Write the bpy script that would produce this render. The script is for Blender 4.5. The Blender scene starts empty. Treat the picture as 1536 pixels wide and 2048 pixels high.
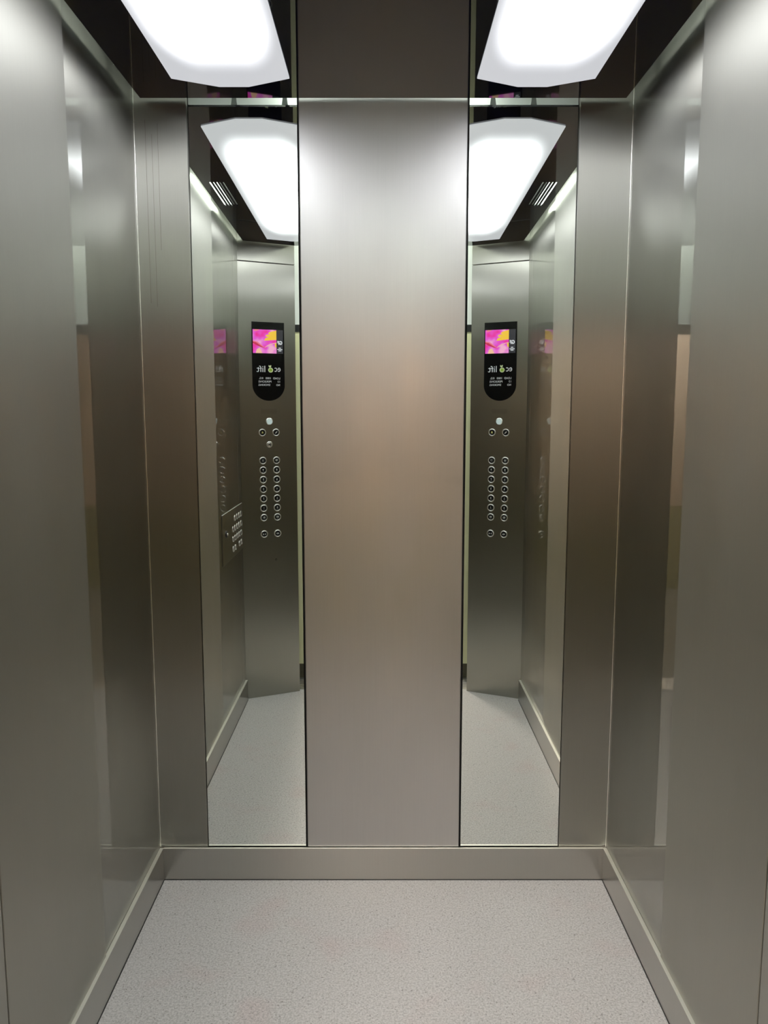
import bpy, bmesh, math, random
from mathutils import Vector, Matrix

# ------------------------------------------------------------------ camera, world, exposure
S = bpy.context.scene
COL = S.collection
EYE = 1.49
cd = bpy.data.cameras.new('camera')
cam = bpy.data.objects.new('camera', cd)
COL.objects.link(cam)
cam.location = (0, 0, EYE)
cam.rotation_euler = (math.radians(90) - math.atan(204 / 1600), 0, 0)
cd.sensor_fit = 'VERTICAL'
cd.sensor_height = 36
cd.lens = 1600 / 2048 * 36
cd.shift_x = 1.5 / 2048
cd.clip_start = 0.02
S.camera = cam

wd = bpy.data.worlds.new('world')
S.world = wd
wd.use_nodes = True
wd.node_tree.nodes['Background'].inputs[0].default_value = (0.6, 0.62, 0.6, 1)
wd.node_tree.nodes['Background'].inputs[1].default_value = 0.02

S.view_settings.view_transform = 'Standard'
S.view_settings.look = 'None'
S.view_settings.gamma = 1
S.view_settings.use_curve_mapping = False
S.view_settings.exposure = 0.0
S.cycles.max_bounces = 14
S.cycles.glossy_bounces = 10
S.cycles.diffuse_bounces = 5
S.cycles.blur_glossy = 0.5
S.cycles.sample_clamp_indirect = 6
S.cycles.use_denoising = True

L_CORE = 10.0       # brightness in the middle of the ceiling light diffusers
L_EDGE = 0.62       # brightness at their rims
L_BATTEN = 16.0      # tubes added above the suspended ceiling
L_HALL = 92.0       # corridor lamp

# ------------------------------------------------------------------ dimensions (metres)
D = 2.40            # back wall
W = 0.7116          # half width of the cabin
ZC = EYE + 0.8707   # underside of the black ceiling
ZT = 2.52           # roof of the cabin above the suspended ceiling
YO, YI, XI = 0.80, 0.68, 0.445   # front returns: outer y, inner y, inner x
BH = 0.107          # skirting height
MI, MO = 0.2466, 0.5568          # mirrors, inner and outer edge


# ------------------------------------------------------------------ materials
def mat(name):
    m = bpy.data.materials.new(name)
    m.use_nodes = True
    return m, m.node_tree.nodes, m.node_tree.links, m.node_tree.nodes['Principled BSDF']


def plain(name, col, rough=0.5, metal=0.0, ior=1.5, var=0.0, scale=20):
    m, n, l, b = mat(name)
    b.inputs['Base Color'].default_value = (*col, 1)
    b.inputs['Roughness'].default_value = rough
    b.inputs['Metallic'].default_value = metal
    b.inputs['IOR'].default_value = ior
    if var:
        t = n.new('ShaderNodeTexCoord')
        x = n.new('ShaderNodeTexNoise')
        x.inputs['Scale'].default_value = scale
        x.inputs['Detail'].default_value = 4
        r = n.new('ShaderNodeMapRange')
        r.inputs[3].default_value = max(0.02, rough - var)
        r.inputs[4].default_value = rough + var
        l.new(t.outputs['Object'], x.inputs['Vector'])
        l.new(x.outputs['Fac'], r.inputs[0])
        l.new(r.outputs[0], b.inputs['Roughness'])
    return m


def steel(name, col, rough, aniso=0.9, wave=0.0, var=0.03, wscale=3.0, coat=0.0):
    """Satin stainless steel with a vertical grain: blurs sideways much more than up and down."""
    m, n, l, b = mat(name)
    b.inputs['Metallic'].default_value = 1
    b.inputs['Anisotropic'].default_value = aniso
    b.inputs['Coat Weight'].default_value = coat
    b.inputs['Coat Roughness'].default_value = 0.025
    b.inputs['Coat IOR'].default_value = 1.55
    geo = n.new('ShaderNodeNewGeometry')
    cr = n.new('ShaderNodeVectorMath')
    cr.operation = 'CROSS_PRODUCT'
    cr.inputs[1].default_value = (0.011, 0.017, 1)
    l.new(geo.outputs['Normal'], cr.inputs[0])
    l.new(cr.outputs[0], b.inputs['Tangent'])
    tc = n.new('ShaderNodeTexCoord')
    mp = n.new('ShaderNodeMapping')
    mp.inputs['Scale'].default_value = (1, 1, 0.35)
    l.new(tc.outputs['Object'], mp.inputs[0])
    nz = n.new('ShaderNodeTexNoise')
    nz.inputs['Scale'].default_value = 5
    nz.inputs['Detail'].default_value = 3
    l.new(mp.outputs[0], nz.inputs['Vector'])
    mr = n.new('ShaderNodeMapRange')
    mr.inputs[1].default_value = 0.3
    mr.inputs[2].default_value = 0.7
    mr.inputs[3].default_value = rough - var
    mr.inputs[4].default_value = rough + var
    l.new(nz.outputs['Fac'], mr.inputs[0])
    l.new(mr.outputs[0], b.inputs['Roughness'])
    # very fine grain in the colour
    mp2 = n.new('ShaderNodeMapping')
    mp2.inputs['Scale'].default_value = (900, 900, 6)
    l.new(tc.outputs['Object'], mp2.inputs[0])
    g = n.new('ShaderNodeTexNoise')
    g.inputs['Scale'].default_value = 1
    l.new(mp2.outputs[0], g.inputs['Vector'])
    ramp = n.new('ShaderNodeMix')
    ramp.data_type = 'RGBA'
    ramp.inputs[6].default_value = (*[c * 0.96 for c in col], 1)
    ramp.inputs[7].default_value = (*[min(1, c * 1.04) for c in col], 1)
    l.new(g.outputs['Fac'], ramp.inputs[0])
    l.new(ramp.outputs[2], b.inputs['Base Color'])
    if wave:
        nw = n.new('ShaderNodeTexNoise')
        nw.inputs['Scale'].default_value = wscale
        nw.inputs['Detail'].default_value = 1
        l.new(tc.outputs['Object'], nw.inputs['Vector'])
        bp = n.new('ShaderNodeBump')
        bp.inputs['Strength'].default_value = 1
        bp.inputs['Distance'].default_value = wave
        l.new(nw.outputs['Fac'], bp.inputs['Height'])
        l.new(bp.outputs[0], b.inputs['Normal'])
    return m


def emis(name, col, s):
    m, n, l, b = mat(name)
    b.inputs['Base Color'].default_value = (0.02, 0.02, 0.02, 1)
    b.inputs['Roughness'].default_value = 0.3
    b.inputs['Emission Color'].default_value = (*col, 1)
    b.inputs['Emission Strength'].default_value = s
    return m


STEEL = (0.345, 0.342, 0.305)
M_SIDE = steel('grained steel', STEEL, 0.35, 1.0, coat=0.6)
M_SATIN = steel('satin steel', (0.41, 0.405, 0.365), 0.50, 0.5)
M_BACK = steel('grained steel back', (0.385, 0.38, 0.34), 0.42, 1.0, coat=0.2)
M_CENTRE = steel('satin steel centre', (0.53, 0.52, 0.51), 0.39, 0.45, 0.003, var=0.05, wscale=2.2)
M_RET = steel('grained steel front', (0.39, 0.385, 0.345), 0.35, 1.0, coat=0.1)
M_SKIRT = steel('skirting steel', (0.46, 0.45, 0.42), 0.28, 0.0, 0.0, var=0.0)
M_LEDGE = plain('ledge steel with painted light', (0.9, 0.89, 0.82), 0.55, 1)  # paler than the skirting: light caught by the top face, put into colour
M_SCR = plain('dull scratch', (0.16, 0.14, 0.11), 0.5, 0.6)
M_EDGE = plain('bright steel edge', (0.8, 0.79, 0.74), 0.22, 1)
M_DARK = plain('dark backing', (0.008, 0.008, 0.009), 0.6)
M_MIRROR = plain('mirror silvering', (0.86, 0.89, 0.85), 0.0, 1)
M_BLACK = plain('black acrylic', (0.006, 0.006, 0.018), 0.02, 0, 2.0)
M_GLASS = plain('black display glass', (0.004, 0.004, 0.004), 0.08, 0, 1.45)
M_BEZEL = plain('polished bezel', (0.92, 0.91, 0.88), 0.32, 1)
M_CAP = plain('dark button cap', (0.008, 0.008, 0.008), 0.3, 0.0)
M_MARK = plain('button engraving', (0.80, 0.80, 0.74), 0.5)
M_MARKW = plain('white arrow mark', (0.85, 0.85, 0.82), 0.5)
M_BELL = plain('yellow bell mark', (0.62, 0.56, 0.18), 0.5)
M_WHITE = emis('lit white button', (0.72, 0.86, 0.84), 0.62)
M_PRINT = plain('white print', (0.80, 0.82, 0.85), 0.5)
M_LIME = plain('lime print', (0.34, 0.55, 0.05), 0.5)
M_LIME2 = plain('pale lime print', (0.66, 0.74, 0.42), 0.5)
M_CREAM = plain('cream jamb paint', (0.86, 0.86, 0.54), 0.35)
M_BROWN = plain('dark jamb base', (0.09, 0.08, 0.05), 0.4)
M_TRANS = plain('white painted sheet', (0.86, 0.88, 0.86), 0.45)
M_ROOF = plain('white roof sheet', (0.78, 0.80, 0.76), 0.5)
M_SILL = plain('aluminium sill', (0.8, 0.8, 0.78), 0.35, 1)
M_GREY = plain('galvanised bracket', (0.36, 0.38, 0.38), 0.5, 0.4)
M_CABLE = plain('grey cable', (0.25, 0.27, 0.27), 0.5)
M_BATTEN = emis('added led tube', (0.93, 1.0, 0.94), L_BATTEN)
M_HALLWALL = plain('corridor plaster', (0.74, 0.61, 0.49), 0.6, var=0.1)
M_HALLLOW = plain('corridor green dado', (0.40, 0.40, 0.20), 0.5)
M_THRESH = emis('added fill strip', (0.95, 1.0, 0.9), 110.0)
M_HALLLAMP = emis('corridor lamp', (1.0, 0.90, 0.82), L_HALL)


def floor_mat():
    m, n, l, b = mat('speckled vinyl')
    tc = n.new('ShaderNodeTexCoord')
    cols = [((0.355, 0.335, 0.32), (0.44, 0.42, 0.40), 130, 0.42, 0.58)]
    nz = n.new('ShaderNodeTexNoise')
    nz.inputs['Scale'].default_value = 190
    nz.inputs['Detail'].default_value = 2
    l.new(tc.outputs['Object'], nz.inputs['Vector'])
    r = n.new('ShaderNodeValToRGB')
    r.color_ramp.elements[0].position = 0.36
    r.color_ramp.elements[0].color = (0.405, 0.39, 0.385, 1)
    r.color_ramp.elements[1].position = 0.62
    r.color_ramp.elements[1].color = (0.56, 0.54, 0.535, 1)
    l.new(nz.outputs['Fac'], r.inputs[0])
    # dark crumbs
    mp = n.new('ShaderNodeMapping')
    mp.inputs['Rotation'].default_value = (0, 0, 0.5)
    l.new(tc.outputs['Object'], mp.inputs[0])
    n2 = n.new('ShaderNodeTexNoise')
    n2.inputs['Scale'].default_value = 210
    n2.inputs['Detail'].default_value = 1
    n2.inputs['Distortion'].default_value = 1.2
    l.new(mp.outputs[0], n2.inputs['Vector'])
    r2 = n.new('ShaderNodeValToRGB')
    r2.color_ramp.elements[0].position = 0.64
    r2.color_ramp.elements[0].color = (0, 0, 0, 1)
    r2.color_ramp.elements[1].position = 0.70
    r2.color_ramp.elements[1].color = (1, 1, 1, 1)
    l.new(n2.outputs['Fac'], r2.inputs[0])
    mx = n.new('ShaderNodeMix')
    mx.data_type = 'RGBA'
    mx.inputs[7].default_value = (0.24, 0.22, 0.21, 1)
    l.new(r2.outputs[0], mx.inputs[0])
    l.new(r.outputs[0], mx.inputs[6])
    # faint pink scuffs
    n3 = n.new('ShaderNodeTexNoise')
    n3.inputs['Scale'].default_value = 4.5
    n3.inputs['Detail'].default_value = 2
    l.new(tc.outputs['Object'], n3.inputs['Vector'])
    r3 = n.new('ShaderNodeMapRange')
    r3.inputs[1].default_value = 0.56
    r3.inputs[2].default_value = 0.70
    r3.inputs[3].default_value = 0
    r3.inputs[4].default_value = 0.35
    l.new(n3.outputs['Fac'], r3.inputs[0])
    m3 = n.new('ShaderNodeMix')
    m3.data_type = 'RGBA'
    m3.blend_type = 'MULTIPLY'
    m3.inputs[7].default_value = (1.0, 0.80, 0.80, 1)
    l.new(r3.outputs[0], m3.inputs[0])
    l.new(mx.outputs[2], m3.inputs[6])
    l.new(m3.outputs[2], b.inputs['Base Color'])
    b.inputs['Roughness'].default_value = 0.32
    b.inputs['IOR'].default_value = 1.36
    return m


def lamp_mat(half_x, half_y):
    """Opal diffuser: the strips behind its middle make it brightest there."""
    m, n, l, b = mat('opal diffuser')
    tc = n.new('ShaderNodeTexCoord')
    sp = n.new('ShaderNodeSeparateXYZ')
    l.new(tc.outputs['Object'], sp.inputs[0])

    def side(ax, edge, soft):
        a = n.new('ShaderNodeMath')
        a.operation = 'ABSOLUTE'
        l.new(sp.outputs[ax], a.inputs[0])
        r = n.new('ShaderNodeMath')      # (edge-|x|)
        r.operation = 'SUBTRACT'
        r.inputs[0].default_value = edge
        l.new(a.outputs[0], r.inputs[1])
        d = n.new('ShaderNodeMath')
        d.operation = 'DIVIDE'
        d.inputs[1].default_value = soft
        l.new(r.outputs[0], d.inputs[0])
        return d
    dx = side('X', half_x + 0.01, 0.11)
    dy = side('Y', half_y - 0.02, 0.30)
    # rounded-rectangle distance: 1 - sqrt(max(0,1-dx)^2 + max(0,1-dy)^2)

    def inv2(x):
        s = n.new('ShaderNodeMath')
        s.operation = 'SUBTRACT'
        s.use_clamp = True
        s.inputs[0].default_value = 1
        l.new(x.outputs[0], s.inputs[1])
        p = n.new('ShaderNodeMath')
        p.operation = 'POWER'
        p.inputs[1].default_value = 2
        l.new(s.outputs[0], p.inputs[0])
        return p
    ad = n.new('ShaderNodeMath')
    l.new(inv2(dx).outputs[0], ad.inputs[0])
    l.new(inv2(dy).outputs[0], ad.inputs[1])
    sq = n.new('ShaderNodeMath')
    sq.operation = 'SQRT'
    l.new(ad.outputs[0], sq.inputs[0])
    mr = n.new('ShaderNodeMapRange')
    mr.interpolation_type = 'LINEAR'
    mr.inputs[1].default_value = 1.0
    mr.inputs[2].default_value = 0.0
    mr.inputs[3].default_value = 0
    mr.inputs[4].default_value = 1
    l.new(sq.outputs[0], mr.inputs[0])
    pw = n.new('ShaderNodeMath')
    pw.operation = 'POWER'
    pw.inputs[1].default_value = 2.2
    l.new(mr.outputs[0], pw.inputs[0])
    st = n.new('ShaderNodeMapRange')
    st.inputs[3].default_value = L_EDGE
    st.inputs[4].default_value = L_CORE
    l.new(pw.outputs[0], st.inputs[0])
    b.inputs['Base Color'].default_value = (0.1, 0.1, 0.1, 1)
    b.inputs['Roughness'].default_value = 0.4
    b.inputs['Emission Color'].default_value = (0.93, 0.95, 1.0, 1)
    l.new(st.outputs[0], b.inputs['Emission Strength'])
    return m


def screen_mat():
    m, n, l, b = mat('screen picture pink')
    tc = n.new('ShaderNodeTexCoord')
    nz = n.new('ShaderNodeTexNoise')
    nz.inputs['Scale'].default_value = 22
    nz.inputs['Detail'].default_value = 1
    l.new(tc.outputs['Object'], nz.inputs['Vector'])
    r = n.new('ShaderNodeValToRGB')
    e = r.color_ramp.elements
    e[0].position = 0.33
    e[0].color = (0.85, 0.03, 0.32, 1)
    e[1].position = 0.68
    e[1].color = (0.90, 0.42, 0.62, 1)
    x = e.new(0.50)
    x.color = (0.78, 0.10, 0.66, 1)
    l.new(nz.outputs['Fac'], r.inputs[0])
    b.inputs['Base Color'].default_value = (0.01, 0.01, 0.01, 1)
    b.inputs['Roughness'].default_value = 0.2
    l.new(r.outputs[0], b.inputs['Emission Color'])
    b.inputs['Emission Strength'].default_value = 1.08
    return m


M_FLOOR = floor_mat()
M_PINK = screen_mat()
M_YEL = emis('screen picture yellow', (0.95, 0.58, 0.04), 1.0)
M_RED = emis('screen picture red', (0.60, 0.02, 0.09), 1.0)
M_CORAL = emis('screen picture coral', (0.90, 0.20, 0.28), 1.0)
M_PEACH = emis('screen picture peach', (0.95, 0.55, 0.36), 1.0)
M_STRIP = emis('screen info strip', (0.022, 0.022, 0.028), 1.0)
M_LIT = emis('screen lit letters', (0.85, 0.87, 0.92), 1.0)


# ------------------------------------------------------------------ mesh helpers
def link(name, bm, mats, parent=None, smooth=False, bevel=0.0, segs=2):
    me = bpy.data.meshes.new(name)
    bmesh.ops.recalc_face_normals(bm, faces=bm.faces)
    bm.to_mesh(me)
    bm.free()
    if not isinstance(mats, (list, tuple)):
        mats = [mats]
    for m in mats:
        me.materials.append(m)
    if smooth:
        me.polygons.foreach_set('use_smooth', [True] * len(me.polygons))
    o = bpy.data.objects.new(name, me)
    COL.objects.link(o)
    if parent:
        o.parent = parent
    if bevel:
        bv = o.modifiers.new('bevel', 'BEVEL')
        bv.width = bevel
        bv.segments = segs
        bv.limit_method = 'ANGLE'
    return o


def box(bm, x0, x1, y0, y1, z0, z1, mi=0):
    v = [bm.verts.new(p) for p in ((x0, y0, z0), (x1, y0, z0), (x1, y1, z0), (x0, y1, z0),
                                   (x0, y0, z1), (x1, y0, z1), (x1, y1, z1), (x0, y1, z1))]
    for f in ((0, 3, 2, 1), (4, 5, 6, 7), (0, 1, 5, 4), (1, 2, 6, 5), (2, 3, 7, 6), (3, 0, 4, 7)):
        bm.faces.new([v[i] for i in f]).material_index = mi


def boxo(name, b, m, parent=None, bevel=0.0):
    bm = bmesh.new()
    box(bm, *b)
    return link(name, bm, m, parent, bevel=bevel)


def prism(bm, pts, z0, z1, mi=0, axis='z'):
    """extrude a polygon; axis z: pts are x,y ; axis y: pts are x,z and z0,z1 are y"""
    if axis == 'z':
        a = [bm.verts.new((p[0], p[1], z0)) for p in pts]
        b = [bm.verts.new((p[0], p[1], z1)) for p in pts]
    else:
        a = [bm.verts.new((p[0], z0, p[1])) for p in pts]
        b = [bm.verts.new((p[0], z1, p[1])) for p in pts]
    k = len(pts)
    fs = [bm.faces.new(a), bm.faces.new(b)]
    for i in range(k):
        fs.append(bm.faces.new((a[i], a[(i + 1) % k], b[(i + 1) % k], b[i])))
    for f in fs:
        f.material_index = mi


def disc_pts(cx, cz, r, k=28, a0=0, a1=2 * math.pi):
    return [(cx + r * math.cos(a0 + (a1 - a0) * i / k), cz + r * math.sin(a0 + (a1 - a0) * i / k)) for i in range(k)]


def lathe(bm, cx, cz, prof, k=28, mi=0):
    """profile of (radius, y) turned round the local y axis through (cx, cz)"""
    rings = []
    for r, y in prof:
        rings.append([bm.verts.new((cx + max(r, 1e-5) * math.cos(2 * math.pi * i / k), y,
                                    cz + max(r, 1e-5) * math.sin(2 * math.pi * i / k))) for i in range(k)])
    for a, b in zip(rings, rings[1:]):
        for i in range(k):
            bm.faces.new((a[i], a[(i + 1) % k], b[(i + 1) % k], b[i])).material_index = mi
    bm.faces.new(rings[0]).material_index = mi
    bm.faces.new(rings[-1]).material_index = mi


def text(name, body, size, cx, cz, y, m, parent, ext=0.0002, width=None, shear=0.0, bold=0.0, sp=1.0):
    cu = bpy.data.curves.new(name, 'FONT')
    cu.body = body
    cu.size = size
    cu.align_x = 'CENTER'
    cu.align_y = 'CENTER'
    cu.extrude = ext
    cu.shear = shear
    cu.offset = bold
    cu.space_character = sp
    cu.resolution_u = 3
    t = bpy.data.objects.new(name, cu)
    COL.objects.link(t)
    dg = bpy.context.evaluated_depsgraph_get()
    me = bpy.data.meshes.new_from_object(t.evaluated_get(dg))
    bpy.data.objects.remove(t)
    bpy.data.curves.remove(cu)
    xs = [v.co.x for v in me.vertices]
    ys = [v.co.y for v in me.vertices]
    s = 1 if width is None else width / (max(xs) - min(xs))
    mx, my = (max(xs) + min(xs)) / 2, (max(ys) + min(ys)) / 2
    for v in me.vertices:
        v.co = Vector((cx + (v.co.x - mx) * s, y - v.co.z, cz + (v.co.y - my)))
    me.materials.clear()
    me.materials.append(m)
    o = bpy.data.objects.new(name, me)
    COL.objects.link(o)
    o.parent = parent
    return o


def empty(name, loc, rz=0.0):
    o = bpy.data.objects.new(name, None)
    COL.objects.link(o)
    o.location = loc
    o.rotation_euler = (0, 0, rz)
    o.empty_display_size = 0.1
    return o


def tag(o, label, cat, group=None):
    o['label'] = label
    o['category'] = cat
    if group:
        o['group'] = group
    return o


def structure(o):
    o['kind'] = 'structure'
    return o


# ------------------------------------------------------------------ the cabin shell
structure(boxo('floor', (-W - 0.02, W + 0.02, 0.655, D + 0.03, -0.03, 0), M_FLOOR))
structure(boxo('ceiling', (-W - 0.04, W + 0.04, 0.40, D + 0.05, ZT, ZT + 0.02), M_ROOF))

SEAMS = [D, 1.885, 1.387, 0.889, YO - 0.01]
for side, s in (('left', -1), ('right', 1)):
    bk = structure(boxo('wall_' + side, tuple(sorted((s * (W + 0.012), s * (W + 0.03)))) + (0.60, D + 0.03, -0.02, ZT), M_DARK))
    for k in range(4):
        y1, y0 = SEAMS[k], SEAMS[k + 1]
        cy = (y0 + y1) / 2
        hw = (y1 - y0) / 2 - 0.0010
        bm = bmesh.new()
        box(bm, -0.005, 0.005, -hw, hw, 0.0, ZT)
        p = link('wall_panel', bm, M_SATIN if k == 1 else M_SIDE, bk, bevel=0.0018)
        off = 0.0 if k != 1 else -0.0028
        p.location = (s * (W + 0.005 + off), cy, 0)
        p.rotation_euler = (0, 0, math.radians(s * (0.25 if k == 1 else 0.0)))

bk = structure(boxo('wall_back', (-W - 0.03, W + 0.03, D + 0.024, D + 0.045, -0.02, ZT), M_DARK))
for s in (-1, 1):
    x = sorted((s * (MO + 0.003), s * (W - 0.0005)))
    boxo('wall_panel', (x[0], x[1], D - 0.001, D + 0.02, 0.0, ZT), M_BACK, bk, bevel=0.0018)

for s in (-1, 1):
    x = sorted((s * (W - 0.003), s * (W + 0.0005)))
    boxo('corner_highlight', (x[0], x[1], D - 0.004, D - 0.0008, BH, ZT), M_EDGE, bk, bevel=0.0012)  # bright strip stands in for the highlight along the corner bevel

for x, z0, z1 in ((-0.679, 1.80, 2.31), (-0.661, 1.79, 2.27), (-0.644, 1.95, 2.30)):
    boxo('scratch', (x, x + 0.0007, D - 0.00115, D - 0.001, z0, z1), M_SCR, bk)

cp = boxo('steel_panel', (-MI + 0.0062, MI - 0.0062, D - 0.004, D + 0.02, BH + 0.001, ZT), M_CENTRE, bevel=0.0018)
tag(cp, 'tall satin steel panel in the middle of the back wall, between the two mirrors', 'panel')

# mirrors: each sheet leans back very slightly near its top
A_BOW = 0.0165


def bow(z):
    t = min(1, max(0, (z - EYE) / 0.5))
    base = A_BOW * 0.5 * (t ** 3 - t ** 4 / 2)
    return base + (A_BOW * (z - EYE - 0.5) if z - EYE > 0.5 else 0)


for s, lab in ((-1, 'tall narrow mirror on the left of the middle steel panel, showing the key switch panel'),
               (1, 'tall narrow mirror on the right of the middle steel panel, beside the right wall')):
    bm = bmesh.new()
    x0, x1 = sorted((s * MI, s * MO))
    z0, z1, N = BH + 0.0015, ZT, 70
    rows = []
    for i in range(N + 1):
        z = z0 + (z1 - z0) * i / N
        y = D + 0.0005 + bow(z)
        rows.append([bm.verts.new((x0, y, z)), bm.verts.new((x1, y, z)),
                     bm.verts.new((x1, y + 0.004, z)), bm.verts.new((x0, y + 0.004, z))])
    front = []
    for a, b in zip(rows, rows[1:]):
        for j in range(4):
            f = bm.faces.new((a[j], a[(j + 1) % 4], b[(j + 1) % 4], b[j]))
            f.smooth = (j == 0)
            f.material_index = 0 if j == 0 else 1
    for r in (rows[0], rows[-1]):
        bm.faces.new(r).material_index = 1
    # keep the sheet's edges crisp
    for e in bm.edges:
        if len(e.link_faces) == 2 and e.link_faces[0].material_index != e.link_faces[1].material_index:
            e.smooth = False
    o = link('mirror', bm, [M_MIRROR, M_EDGE])
    tag(o, lab, 'mirror')

# skirting with a flat top ledge
sk = 0.012
bb = structure(boxo('baseboard_back', (-W + 0.0005, W - 0.0005, D - sk, D + 0.004, 0.0, BH - 0.0016), M_SKIRT))
boxo('ledge', (-W + sk, W - sk, D - sk, D - 0.0045, BH - 0.0015, BH), M_LEDGE, bb, bevel=0.0007)
for side, s in (('left', -1), ('right', 1)):
    x = sorted((s * (W - sk), s * (W + 0.003)))
    bb = structure(boxo('baseboard_' + side, (x[0], x[1], YO + 0.012, D - sk - 0.0005, 0.0, BH - 0.0016), M_SKIRT))
    x = sorted((s * (W - sk), s * (W - 0.0005)))
    boxo('ledge', (x[0], x[1], YO + 0.012, D - sk + 0.004, BH - 0.0015, BH), M_LEDGE, bb, bevel=0.0007)
    # dark mastic joint where skirting meets the floor
    x = sorted((s * (W - sk - 0.0015), s * (W - sk)))
    structure(boxo('trim_' + ('1' if s < 0 else '2'), (x[0], x[1], YO + 0.012, D - sk, 0.0, 0.0015), M_DARK))
structure(boxo('trim_3', (-W + sk, W - sk, D - sk - 0.0015, D - sk, 0.0, 0.002), M_DARK))

# ------------------------------------------------------------------ suspended black ceiling
XE = 0.684
YE = D - 0.0205
bm = bmesh.new()
T = 0.005
z0, z1 = ZC, ZC + T
SX = [0.598 + 0.0125 * i for i in range(5)]
SLW = 0.0042
ya, yb = 1.385, 1.690
box(bm, -XE, XE, yb, YE, z0, z1)
# band with slots: solid pieces between them
xs = [-XE]
cuts = []
for x in sorted([-a - SLW for a in SX] + SX):
    cuts.append((x, x + SLW))
cur = -XE
for a, b in cuts:
    box(bm, cur, a, ya, yb, z0, z1)
    cur = b
box(bm, cur, XE, ya, yb, z0, z1)
g = 0.006
prism(bm, [(-XE, ya), (-XE, YO - 0.012 + g), (-XI, YI + g), (XI, YI + g), (XE, YO - 0.012 + g), (XE, ya)], z0, z1)
cl = link('ceiling', bm, M_BLACK)
structure(cl)

# ceiling lights
hx, hy = 0.156, 0.700
for s, lab in ((-1, 'long opal ceiling light set in the black ceiling on the left side'),
               (1, 'long opal ceiling light set in the black ceiling on the right side')):
    t = empty('ceiling_light', (s * 0.4035, 1.538, ZC))
    tag(t, lab, 'ceiling light', 'opal lights in the black ceiling')
    out = [(-hx, -hy), (-0.040, -hy - 0.048), (0.040, -hy - 0.048), (hx, -hy), (hx, hy), (0.040, hy + 0.055), (-0.040, hy + 0.055), (-hx, hy)]
    bm = bmesh.new()
    prism(bm, out, -0.0040, 0.0)
    link('diffuser', bm, lamp_mat(hx, hy), t, bevel=0.0008)

# above the suspended ceiling; added tubes stand in for the opal lights' upward spill
for s, w in ((-1, 'left'), (1, 'right')):
    t = empty('added_tube_light', (s * 0.662, 1.47, ZC + 0.022))
    tag(t, 'short added white tube light right above the %s vent slots of the ceiling' % w, 'tube light', 'added tube lights above the ceiling')
    bm = bmesh.new()
    box(bm, -0.018, 0.018, -0.24, 0.24, 0.006, 0.014)
    link('housing', bm, M_TRANS, t)
    bm = bmesh.new()
    box(bm, -0.030, 0.030, -0.235, 0.235, 0.0, 0.006)
    link('tube', bm, M_BATTEN, t, bevel=0.002)
    boxo('hanger', (-0.004, 0.004, -0.01, 0.01, 0.014, ZT - ZC - 0.022), M_GREY, t)
    t = empty('added_tube_light', (s * 0.30, 1.55, ZC + 0.06))
    tag(t, 'long added white tube light above the ceiling over the %s opal light' % w, 'tube light', 'added tube lights above the ceiling')
    bm = bmesh.new()
    box(bm, -0.018, 0.018, -0.62, 0.62, -0.012, 0.0)
    link('housing', bm, M_TRANS, t)
    bm = bmesh.new()
    box(bm, -0.020, 0.020, -0.60, 0.60, 0.0, 0.010)
    link('tube', bm, M_BATTEN, t, bevel=0.003)
    boxo('hanger', (-0.004, 0.004, -0.01, 0.01, 0.010, ZT - ZC - 0.06), M_GREY, t)

for x, lab in ((-0.432, 'grey bracket over the outer half of the left mirror'), (-0.285, 'grey bracket over the inner half of the left mirror'),
               (0.318, 'grey bracket over the inner half of the right mirror'), (0.436, 'grey bracket over the outer half of the right mirror')):
    bm = bmesh.new()
    prism(bm, [(-0.009, 0), (0.009, 0), (0.005, 0.03), (-0.005, 0.03)], -0.002, 0.0, axis='y')
    box(bm, -0.009, 0.009, -0.03, 0.0, 0.0, 0.002)
    box(bm, -0.004, 0.004, -0.002, 0.0, 0.03, ZT - ZC - T)
    o = link('ceiling_bracket', bm, M_GREY)
    o.location = (x, YE - 0.004, ZC + T)
    tag(o, lab + ', at the ceiling edge', 'bracket', 'brackets holding the ceiling edge')
for s, w in ((-1, 'left'), (1, 'right')):
    bm = bmesh.new()
    box(bm, -0.002, 0.012, -0.018, 0.018, 0.0, 0.003)
    box(bm, -0.004, -0.002, -0.018, 0.018, 0.0, ZT - ZC - T)
    lathe(bm, 0.005, 0.0, [(0.004, -0.004), (0.004, 0.004)], 10)
    o = link('side_bracket', bm, M_GREY)
    o.location = (s * (XE - 0.006), 2.19, ZC + T)
    if s < 0:
        o.rotation_euler = (0, 0, math.pi)
    tag(o, 'small grey bracket on the ceiling edge beside the %s wall' % w, 'bracket', 'brackets holding the ceiling edge')
random.seed(4)
for i, (xa, xb) in enumerate(((-0.53, -0.46), (-0.40, -0.31), (0.33, 0.42), (0.46, 0.53))):
    cu = bpy.data.curves.new('cable', 'CURVE')
    cu.dimensions = '3D'
    cu.bevel_depth = 0.0016
    sp = cu.splines.new('BEZIER')
    sp.bezier_points.add(2)
    for bp_, co in zip(sp.bezier_points, ((xa, 2.28, ZC + T + 0.0018), ((xa + xb) / 2, 2.33, ZC + T + 0.006), (xb, 2.30, ZC + T + 0.0018))):
        bp_.co = co
        bp_.handle_left_type = bp_.handle_right_type = 'AUTO'
    t = bpy.data.objects.new('cable', cu)
    COL.objects.link(t)
    dg = bpy.context.evaluated_depsgraph_get()
    me = bpy.data.meshes.new_from_object(t.evaluated_get(dg))
    bpy.data.objects.remove(t)
    o = bpy.data.objects.new('cable', me)
    COL.objects.link(o)
    me.materials.clear()
    me.materials.append(M_CABLE)
    tag(o, ('thin grey cable above the ceiling over the %s half of the %s mirror' %
            (('outer', 'inner', 'inner', 'outer')[i], ('left', 'left', 'right', 'right')[i])), 'cable', 'cables above the ceiling')


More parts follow.
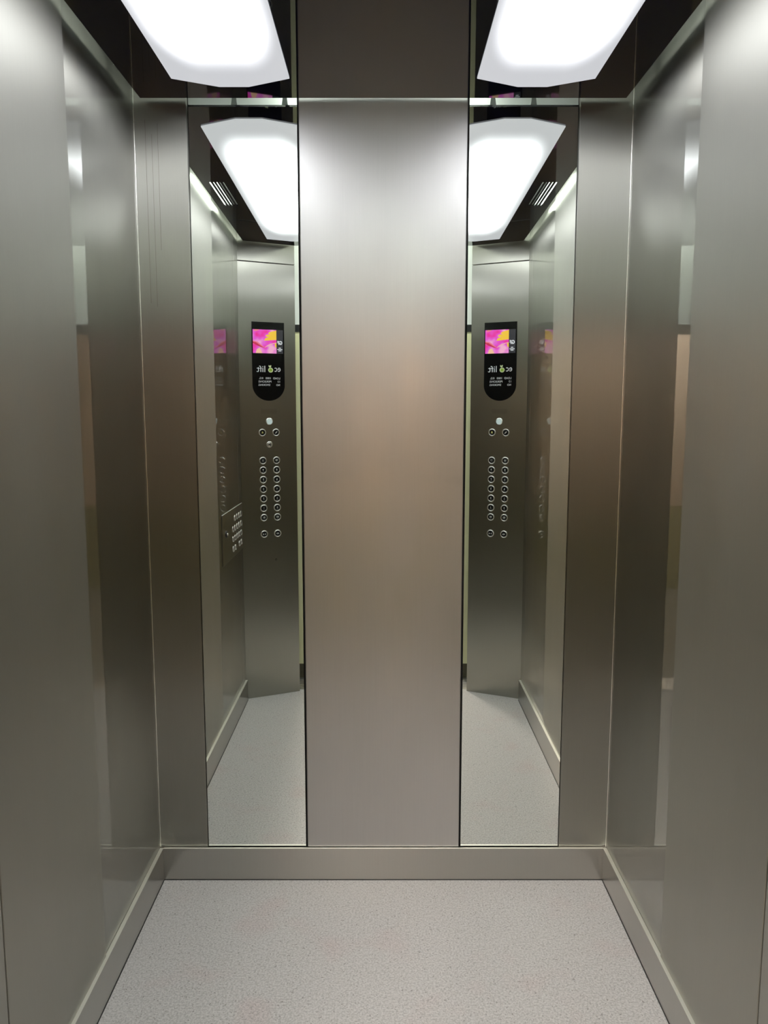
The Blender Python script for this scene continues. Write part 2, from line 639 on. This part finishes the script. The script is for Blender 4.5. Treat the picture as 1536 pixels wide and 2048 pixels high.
# ------------------------------------------------------------------ front returns with the control panels
RW = math.hypot(W - XI, YO - YI)          # width of a return
U0, U1 = 0.0315 + 0.002, -0.0375          # button columns (viewer's right, viewer's left)


def button(parent, u, z, label=None, r=0.0172, sym=None, symmat=None, cap=None):
    r = 0.0190
    bm = bmesh.new()
    lathe(bm, u, z, [(r, 0.0), (r, -0.0016), (r - 0.0007, -0.0034), (r - 0.0020, -0.0046), (r - 0.0034, -0.0048), (r - 0.0046, -0.0040), (r - 0.0052, -0.0012), (r - 0.0052, 0.0)])
    b = link('push_button', bm, M_BEZEL, parent, smooth=True)
    bm = bmesh.new()
    lathe(bm, u, z, [(r - 0.0054, -0.0003), (r - 0.0054, -0.0030), (r - 0.0064, -0.0036)])
    link('button_cap', bm, cap or M_CAP, b)
    if label:
        text('number', label, 0.0125, u, z + 0.0015, -0.0037, M_MARK, b, bold=0.0003)
        # raised dots under the number
        bm = bmesh.new()
        for k in range(2):
            lathe(bm, u - 0.003 + 0.005 * k, z - 0.0075, [(0.0009, -0.0034), (0.0009, -0.0041)], 8)
        link('braille', bm, M_MARK, b)
    if sym:
        bm = bmesh.new()
        for pts in sym:
            prism(bm, [(u + p[0], z + p[1]) for p in pts], -0.0041, -0.0036, axis='y')
        link('symbol', bm, symmat, b)
    return b


def bits(k=0.006):
    tri_r = [(0.0008, -k), (0.0008, k), (0.0075, 0)]
    tri_l = [(-0.0008, k), (-0.0008, -k), (-0.0075, 0)]
    opn = [[(0.0012, -0.0045), (0.0012, 0.0045), (0.0075, 0)], [(-0.0012, 0.0045), (-0.0012, -0.0045), (-0.0075, 0)]]
    cls = [[(0.0012, 0), (0.0075, 0.0045), (0.0075, -0.0045)], [(-0.0012, 0), (-0.0075, -0.0045), (-0.0075, 0.0045)]]
    bell = [[(-0.006, -0.004), (0.006, -0.004), (0.0038, -0.001), (0.003, 0.004), (0, 0.0062), (-0.003, 0.004), (-0.0038, -0.001)]]
    return opn, cls, bell


OPN, CLS, BELL = bits()
PHONE = [[(-0.006, 0.004), (-0.0035, 0.006), (-0.001, 0.003), (0.003, -0.001), (0.006, -0.0035), (0.004, -0.006), (-0.001, -0.003), (-0.004, 0.0005)]]


def display(parent, ox):
    """black glass plate with a rounded foot, its screen and print; ox = centre"""
    hw, top, st = 0.0832, 1.9515, 1.617
    pts = [(ox + hw, top), (ox - hw, top), (ox - hw, st)]
    for i in range(1, 32):
        a = math.pi + math.pi * i / 32
        pts.append((ox + hw * math.cos(a), st + (st - 1.5365) * math.sin(a)))
    pts.append((ox + hw, st))
    bm = bmesh.new()
    prism(bm, pts, -0.004, 0.0, axis='y')
    pl = link('display_plate', bm, M_GLASS, parent, bevel=0.0008)
    y = -0.0042
    # screen: picture and info strip (viewer's left)
    xl, xm, xr, zt, zb = ox - 0.0765, ox - 0.0425, ox + 0.0785, 1.911, 1.7845
    bm = bmesh.new()
    W_, H_ = xr - xm, zt - zb

    def q(a, b):     # picture fractions as a viewer in the cabin sees it, origin top left
        return (xm + a * W_, zt - b * H_)

    def poly(pts_, mi, lift):
        vs = [bm.verts.new((p[0], y - lift, p[1])) for p in pts_]
        bm.faces.new(vs).material_index = mi
    box(bm, xm, xr, y, y + 0.0003, zb, zt, 0)
    petals = [((0.0, 0.02), (0.30, 0.10), (0.36, 0.17), (0.20, 0.21), (0.0, 0.20)),
              ((0.0, 0.17), (0.24, 0.19), (0.43, 0.22), (0.46, 0.28), (0.25, 0.33), (0.0, 0.34)),
              ((0.0, 0.31), (0.30, 0.30), (0.47, 0.36), (0.53, 0.47), (0.38, 0.46), (0.20, 0.44), (0.0, 0.42))]
    for k, p in enumerate(petals):
        poly([q(*t) for t in p], 1, 0.0002 + 0.00005 * k)
    poly([q(*t) for t in ((0.0, 0.56), (0.08, 0.60), (0.06, 0.72), (0.0, 0.76))], 1, 0.0003)
    poly([q(*t) for t in ((1.0, 0.48), (0.80, 0.52), (0.62, 0.66), (0.50, 0.77), (0.66, 0.74), (0.85, 0.66), (1.0, 0.60))], 3, 0.00015)
    poly([q(*t) for t in ((1.0, 0.52), (0.86, 0.55), (0.70, 0.66), (0.51, 0.775), (0.66, 0.745), (0.85, 0.67), (1.0, 0.58))], 2, 0.0002)
    poly([q(*t) for t in ((0.0, 0.56), (0.16, 0.60), (0.32, 0.66), (0.49, 0.76), (0.49, 0.735), (0.33, 0.63), (0.17, 0.575), (0.0, 0.535))], 4, 0.0002)
    poly([q(*t) for t in ((0.92, 0.0), (0.70, 0.0), (0.80, 0.06), (0.97, 0.09))], 3, 0.0002)
    poly([q(*t) for t in ((0.72, 0.78), (0.60, 1.0), (0.88, 1.0), (0.84, 0.84))], 4, 0.0001)
    link('screen_picture', bm, [M_PINK, M_YEL, M_RED, M_CORAL, M_PEACH], pl)
    boxo('screen_strip', (xl, xm - 0.0002, y, y + 0.0003, zb, zt), M_STRIP, pl)
    xc = (xl + xm) / 2
    text('floor_indicator', 'GF', 0.027, xc, 1.8425, y - 0.0002, M_LIT, pl, bold=0.0008, width=0.026)
    bm = bmesh.new()
    for k, (hw_, zz) in enumerate(((0.006, 1.8145), (0.013, 1.8065), (0.0075, 1.7995))):
        box(bm, xc - hw_, xc + hw_, y - 0.0003, y, zz - 0.0018, zz + 0.0018)
    link('small_print', bm, M_LIT, pl)
    # printed logo: eco lift, with a fruit for the o
    text('logo_letters', 'ec', 0.046, ox - 0.0465, 1.6985, y, M_PRINT, pl, width=0.031)
    text('logo_letters', 'lift', 0.047, ox + 0.0395, 1.7015, y, M_PRINT, pl, width=0.044)
    bm = bmesh.new()
    lathe(bm, ox - 0.0105, 1.696, [(0.0128, y + 0.0002), (0.0128, y - 0.0002)], 24, 0)
    lathe(bm, ox - 0.0105, 1.696, [(0.0086, y - 0.0002), (0.0086, y - 0.0004)], 20, 1)
    # three small arrows running round inside the fruit
    for k in range(3):
        a = math.radians(90 + 120 * k)
        cx, cz = ox - 0.0105 + 0.0042 * math.cos(a), 1.6955 + 0.0042 * math.sin(a)
        tri = [(cx + 0.0024 * math.cos(a + b_), cz + 0.0024 * math.sin(a + b_)) for b_ in (0, 2.1, 4.2)]
        prism(bm, tri, y - 0.0006, y - 0.0004, 2, axis='y')
    link('logo_fruit', bm, [M_LIME2, M_LIME, M_CAP], pl)
    bm = bmesh.new()
    for ang in (62, 112):
        a = math.radians(ang)
        c0 = (ox - 0.0075, 1.7095)
        L, w_ = 0.0145, 0.0034
        dv, nv = (math.cos(a), math.sin(a)), (-math.sin(a), math.cos(a))
        pp = []
        for t_, h_ in ((0, 0), (0.3, 1), (0.6, 1), (1, 0), (0.6, -1), (0.3, -1)):
            pp.append((c0[0] + dv[0] * L * t_ + nv[0] * w_ * h_, c0[1] + dv[1] * L * t_ + nv[1] * w_ * h_))
        prism(bm, pp, y - 0.0002, y + 0.0002, axis='y')
    link('logo_leaf', bm, M_LIME2, pl)
    for row, zz in (((('LOAD', -0.0405, 0.036), ('1000', 0.003, 0.026), ('KG.', 0.0395, 0.021)), 1.6530),
                    ((('13', -0.052, 0.011), ('PERSONS', 0.020, 0.066)), 1.6355),
                    ((('NO', -0.048, 0.019), ('SMOKING', 0.023, 0.060)), 1.6180)):
        for body, dx, w_ in row:
            text('load_notice', body, 0.0145, ox + dx, zz, y, M_PRINT, pl, width=w_)
    return pl


def control_panel(s, name_label):
    cx, cy = s * (W + XI) / 2, (YO + YI) / 2
    ang = math.atan2(YO - YI, W - XI)
    rz = math.pi - ang if s < 0 else math.pi + ang
    t = empty('control_panel', (cx, cy, 0), rz)
    tag(t, name_label, 'control panel', 'front corner control panels')
    h = RW / 2
    bm = bmesh.new()
    box(bm, -h, h, 0.0, 0.022, 0.0, 2.262)
    fp = link('faceplate', bm, M_RET, t, bevel=0.0015)
    bm = bmesh.new()
    box(bm, -h, h, 0.0, 0.022, 2.2645, ZT)
    link('top_plate', bm, M_RET, t, bevel=0.0015)
    ox = -0.0035 if s < 0 else -0.0075
    display(t, ox)
    # speaker holes
    bm = bmesh.new()
    for i in range(12):
        for j in range(4):
            lathe(bm, ox - 0.038 + 0.0069 * i, 1.475 + 0.0060 * j, [(0.0011, -0.0001), (0.0011, -0.0003)], 8)
    link('speaker_holes', bm, M_DARK, t)
    e = 0.0 if s < 0 else -0.0045
    a, b = U0 + e, U1 + e
    # emergency lamp
    bm = bmesh.new()
    lathe(bm, ox, 1.4335, [(0.0172, 0.0), (0.0172, -0.003), (0.0150, -0.004)])
    lp = link('indicator_lamp', bm, M_BEZEL, t)
    bm = bmesh.new()
    lathe(bm, ox, 1.4320, [(0.0142, -0.0035), (0.0142, -0.008), (0.012, -0.010)])
    link('lamp_lens', bm, M_WHITE, lp)
    button(t, a, 1.3775, sym=BELL, symmat=M_BELL)
    button(t, b, 1.3775, sym=PHONE, symmat=M_MARK)
    if s < 0:
        bm = bmesh.new()
        lathe(bm, ox + 0.001, 1.317, [(0.0155, 0.0), (0.0155, -0.003), (0.0135, -0.0045), (0.009, -0.0045), (0.0085, -0.002)])
        ks = link('key_switch', bm, M_BEZEL, t)
        bm = bmesh.new()
        lathe(bm, ox + 0.001, 1.317, [(0.0085, -0.0005), (0.0085, -0.005), (0.0070, -0.006)])
        link('lock_barrel', bm, M_EDGE, ks)
        boxo('keyhole', (ox, ox + 0.002, -0.0063, -0.0058, 1.312, 1.322), M_DARK, ks)
        bm = bmesh.new()
        lathe(bm, -0.0265, 0.7235, [(0.0050, -0.0004), (0.0050, -0.0012), (0.0035, -0.0016)], 16)
        lk = link('small_lock', bm, M_CAP, t)
        bm = bmesh.new()
        lathe(bm, -0.0265, 0.7230, [(0.0018, -0.0012), (0.0018, -0.0024)], 10)
        link('lock_core', bm, M_MARKW, lk)
    rows = (('10', '11'), ('8', '9'), ('6', '7'), ('4', '5'), ('2', '3'), ('0', '1'), ('B2', 'B1'))
    for i, (l_, r_) in enumerate(rows):
        z = 1.2360 - 0.0485 * i
        button(t, b, z, l_)
        button(t, a, z, r_)
    button(t, b, 0.8600, sym=OPN, symmat=M_MARKW)
    button(t, a, 0.8600, sym=CLS, symmat=M_MARKW)
    return t


control_panel(-1, 'full height steel control panel with key switch, reflected in the left mirror')
control_panel(1, 'full height steel control panel without key switch, reflected in the right mirror')

# horizontal low control plate on the left wall, near the front
t = empty('low_control_panel', (-W, 1.07, 0.915), math.pi / 2)
tag(t, 'horizontal low steel control plate on the left wall, seen only in the left mirror', 'control panel')
# local x runs towards +y of the cabin, local -y faces the cabin
boxo('faceplate', (-0.25, 0.25, -0.005, 0.0, -0.115, 0.115), M_RET, t, bevel=0.002)


def low_button(x, z):
    bm = bmesh.new()
    lathe(bm, x, z, [(0.0140, -0.0050), (0.0140, -0.0068), (0.0128, -0.0078), (0.0118, -0.0064)])
    b = link('push_button', bm, M_BEZEL, t)
    bm = bmesh.new()
    lathe(bm, x, z, [(0.0116, -0.0053), (0.0116, -0.0070)])
    link('button_cap', bm, M_CAP, b)


for j, cols in enumerate(((0, 1, 2, 3), (0, 1, 2, 3, 4), (0, 1, 2, 3, 4), (0, 1, 3, 4))):
    for c in cols:
        low_button(-0.20 + 0.053 * c, 0.066 - 0.047 * j)
bm = bmesh.new()
lathe(bm, 0.175, 0.02, [(0.016, -0.0050), (0.016, -0.0088), (0.013, -0.0108)])
ks = link('key_switch', bm, M_CAP, t)
bm = bmesh.new()
lathe(bm, 0.175, 0.02, [(0.006, -0.0103), (0.006, -0.0138)])
link('lock_barrel', bm, M_BEZEL, ks)

# ------------------------------------------------------------------ doorway and corridor behind the camera
bm = bmesh.new()
box(bm, -0.50, 0.50, 0.455, 0.655, -0.03, -0.004, 0)
for k in range(5):
    y = 0.470 + 0.037 * k
    box(bm, -0.50, 0.50, y, y + 0.029, -0.004, 0.0, 0)
structure(link('trim_4', bm, [M_SILL]))
for s in (-1, 1):
    n = 5 if s < 0 else 6
    x = sorted((s * 0.425, s * 0.60))
    bm = bmesh.new()
    box(bm, x[0], x[1], 0.30, 0.46, 0.08, 1.93, 0)
    box(bm, x[0], x[1], 0.30, 0.46, 0.0, 0.08, 1)
    x2 = sorted((s * 0.418, s * 0.425))
    box(bm, x2[0], x2[1], 0.30, 0.462, 0.0, 1.93, 2)
    structure(link('trim_%d' % n, bm, [M_CREAM, M_BROWN, M_DARK]))
    x = sorted((s * 0.52, s * 0.56))
    structure(boxo('wall_shaft', (x[0], x[1], 0.46, 0.66, 0.0, ZT), M_DARK))
bm = bmesh.new()
box(bm, -0.60, 0.60, 0.30, 0.46, 1.972, 2.60, 0)
box(bm, -0.60, 0.60, 0.30, 0.462, 1.93, 1.972, 1)
structure(link('trim_7', bm, [M_TRANS, M_DARK]))
for s in (-1, 1):
    x = sorted((s * 0.60, s * 2.95))
    structure(boxo('wall_landing', (x[0], x[1], 0.30, 0.46, 0.0, 2.60), M_HALLWALL))
    x = sorted((s * 2.95, s * 3.0))
    structure(boxo('wall_corridor', (x[0], x[1], -1.80, 0.46, 0.0, 2.60), M_HALLWALL))
bm = bmesh.new()
box(bm, -3.0, 3.0, -1.85, -1.80, 0.70, 2.60, 0)
box(bm, -3.0, 3.0, -1.85, -1.80, 0.0, 0.70, 1)
structure(link('wall_opposite', bm, [M_HALLWALL, M_HALLLOW]))
structure(boxo('floor', (-3.0, 3.0, -1.85, 0.455, -0.03, 0.0), plain('corridor tile', (0.22, 0.21, 0.18), 0.3, var=0.1)))
structure(boxo('ceiling', (-3.0, 3.0, -1.85, 0.46, 2.60, 2.63), M_TRANS))
t = empty('corridor_lamp', (-0.62, -1.47, 2.60))
tag(t, 'square warm ceiling lamp in the corridor left of and outside the lift doorway', 'ceiling lamp')
boxo('frame', (-0.32, 0.32, -0.32, 0.32, -0.03, 0.0), M_TRANS, t, bevel=0.003)
boxo('diffuser', (-0.29, 0.29, -0.29, 0.29, -0.036, -0.03), M_HALLLAMP, t)

t = empty('added_sill_light', (0, 0.57, 2.47))  # unseen strip, added to brighten the jambs and the white sheet above
tag(t, 'thin unseen strip light added over the door sill to brighten the doorway', 'strip light')
boxo('housing', (-0.40, 0.40, -0.04, 0.04, 0.0, 0.05), M_TRANS, t)
boxo('diffuser', (-0.39, 0.39, -0.03, 0.03, -0.006, 0.0), M_THRESH, t)
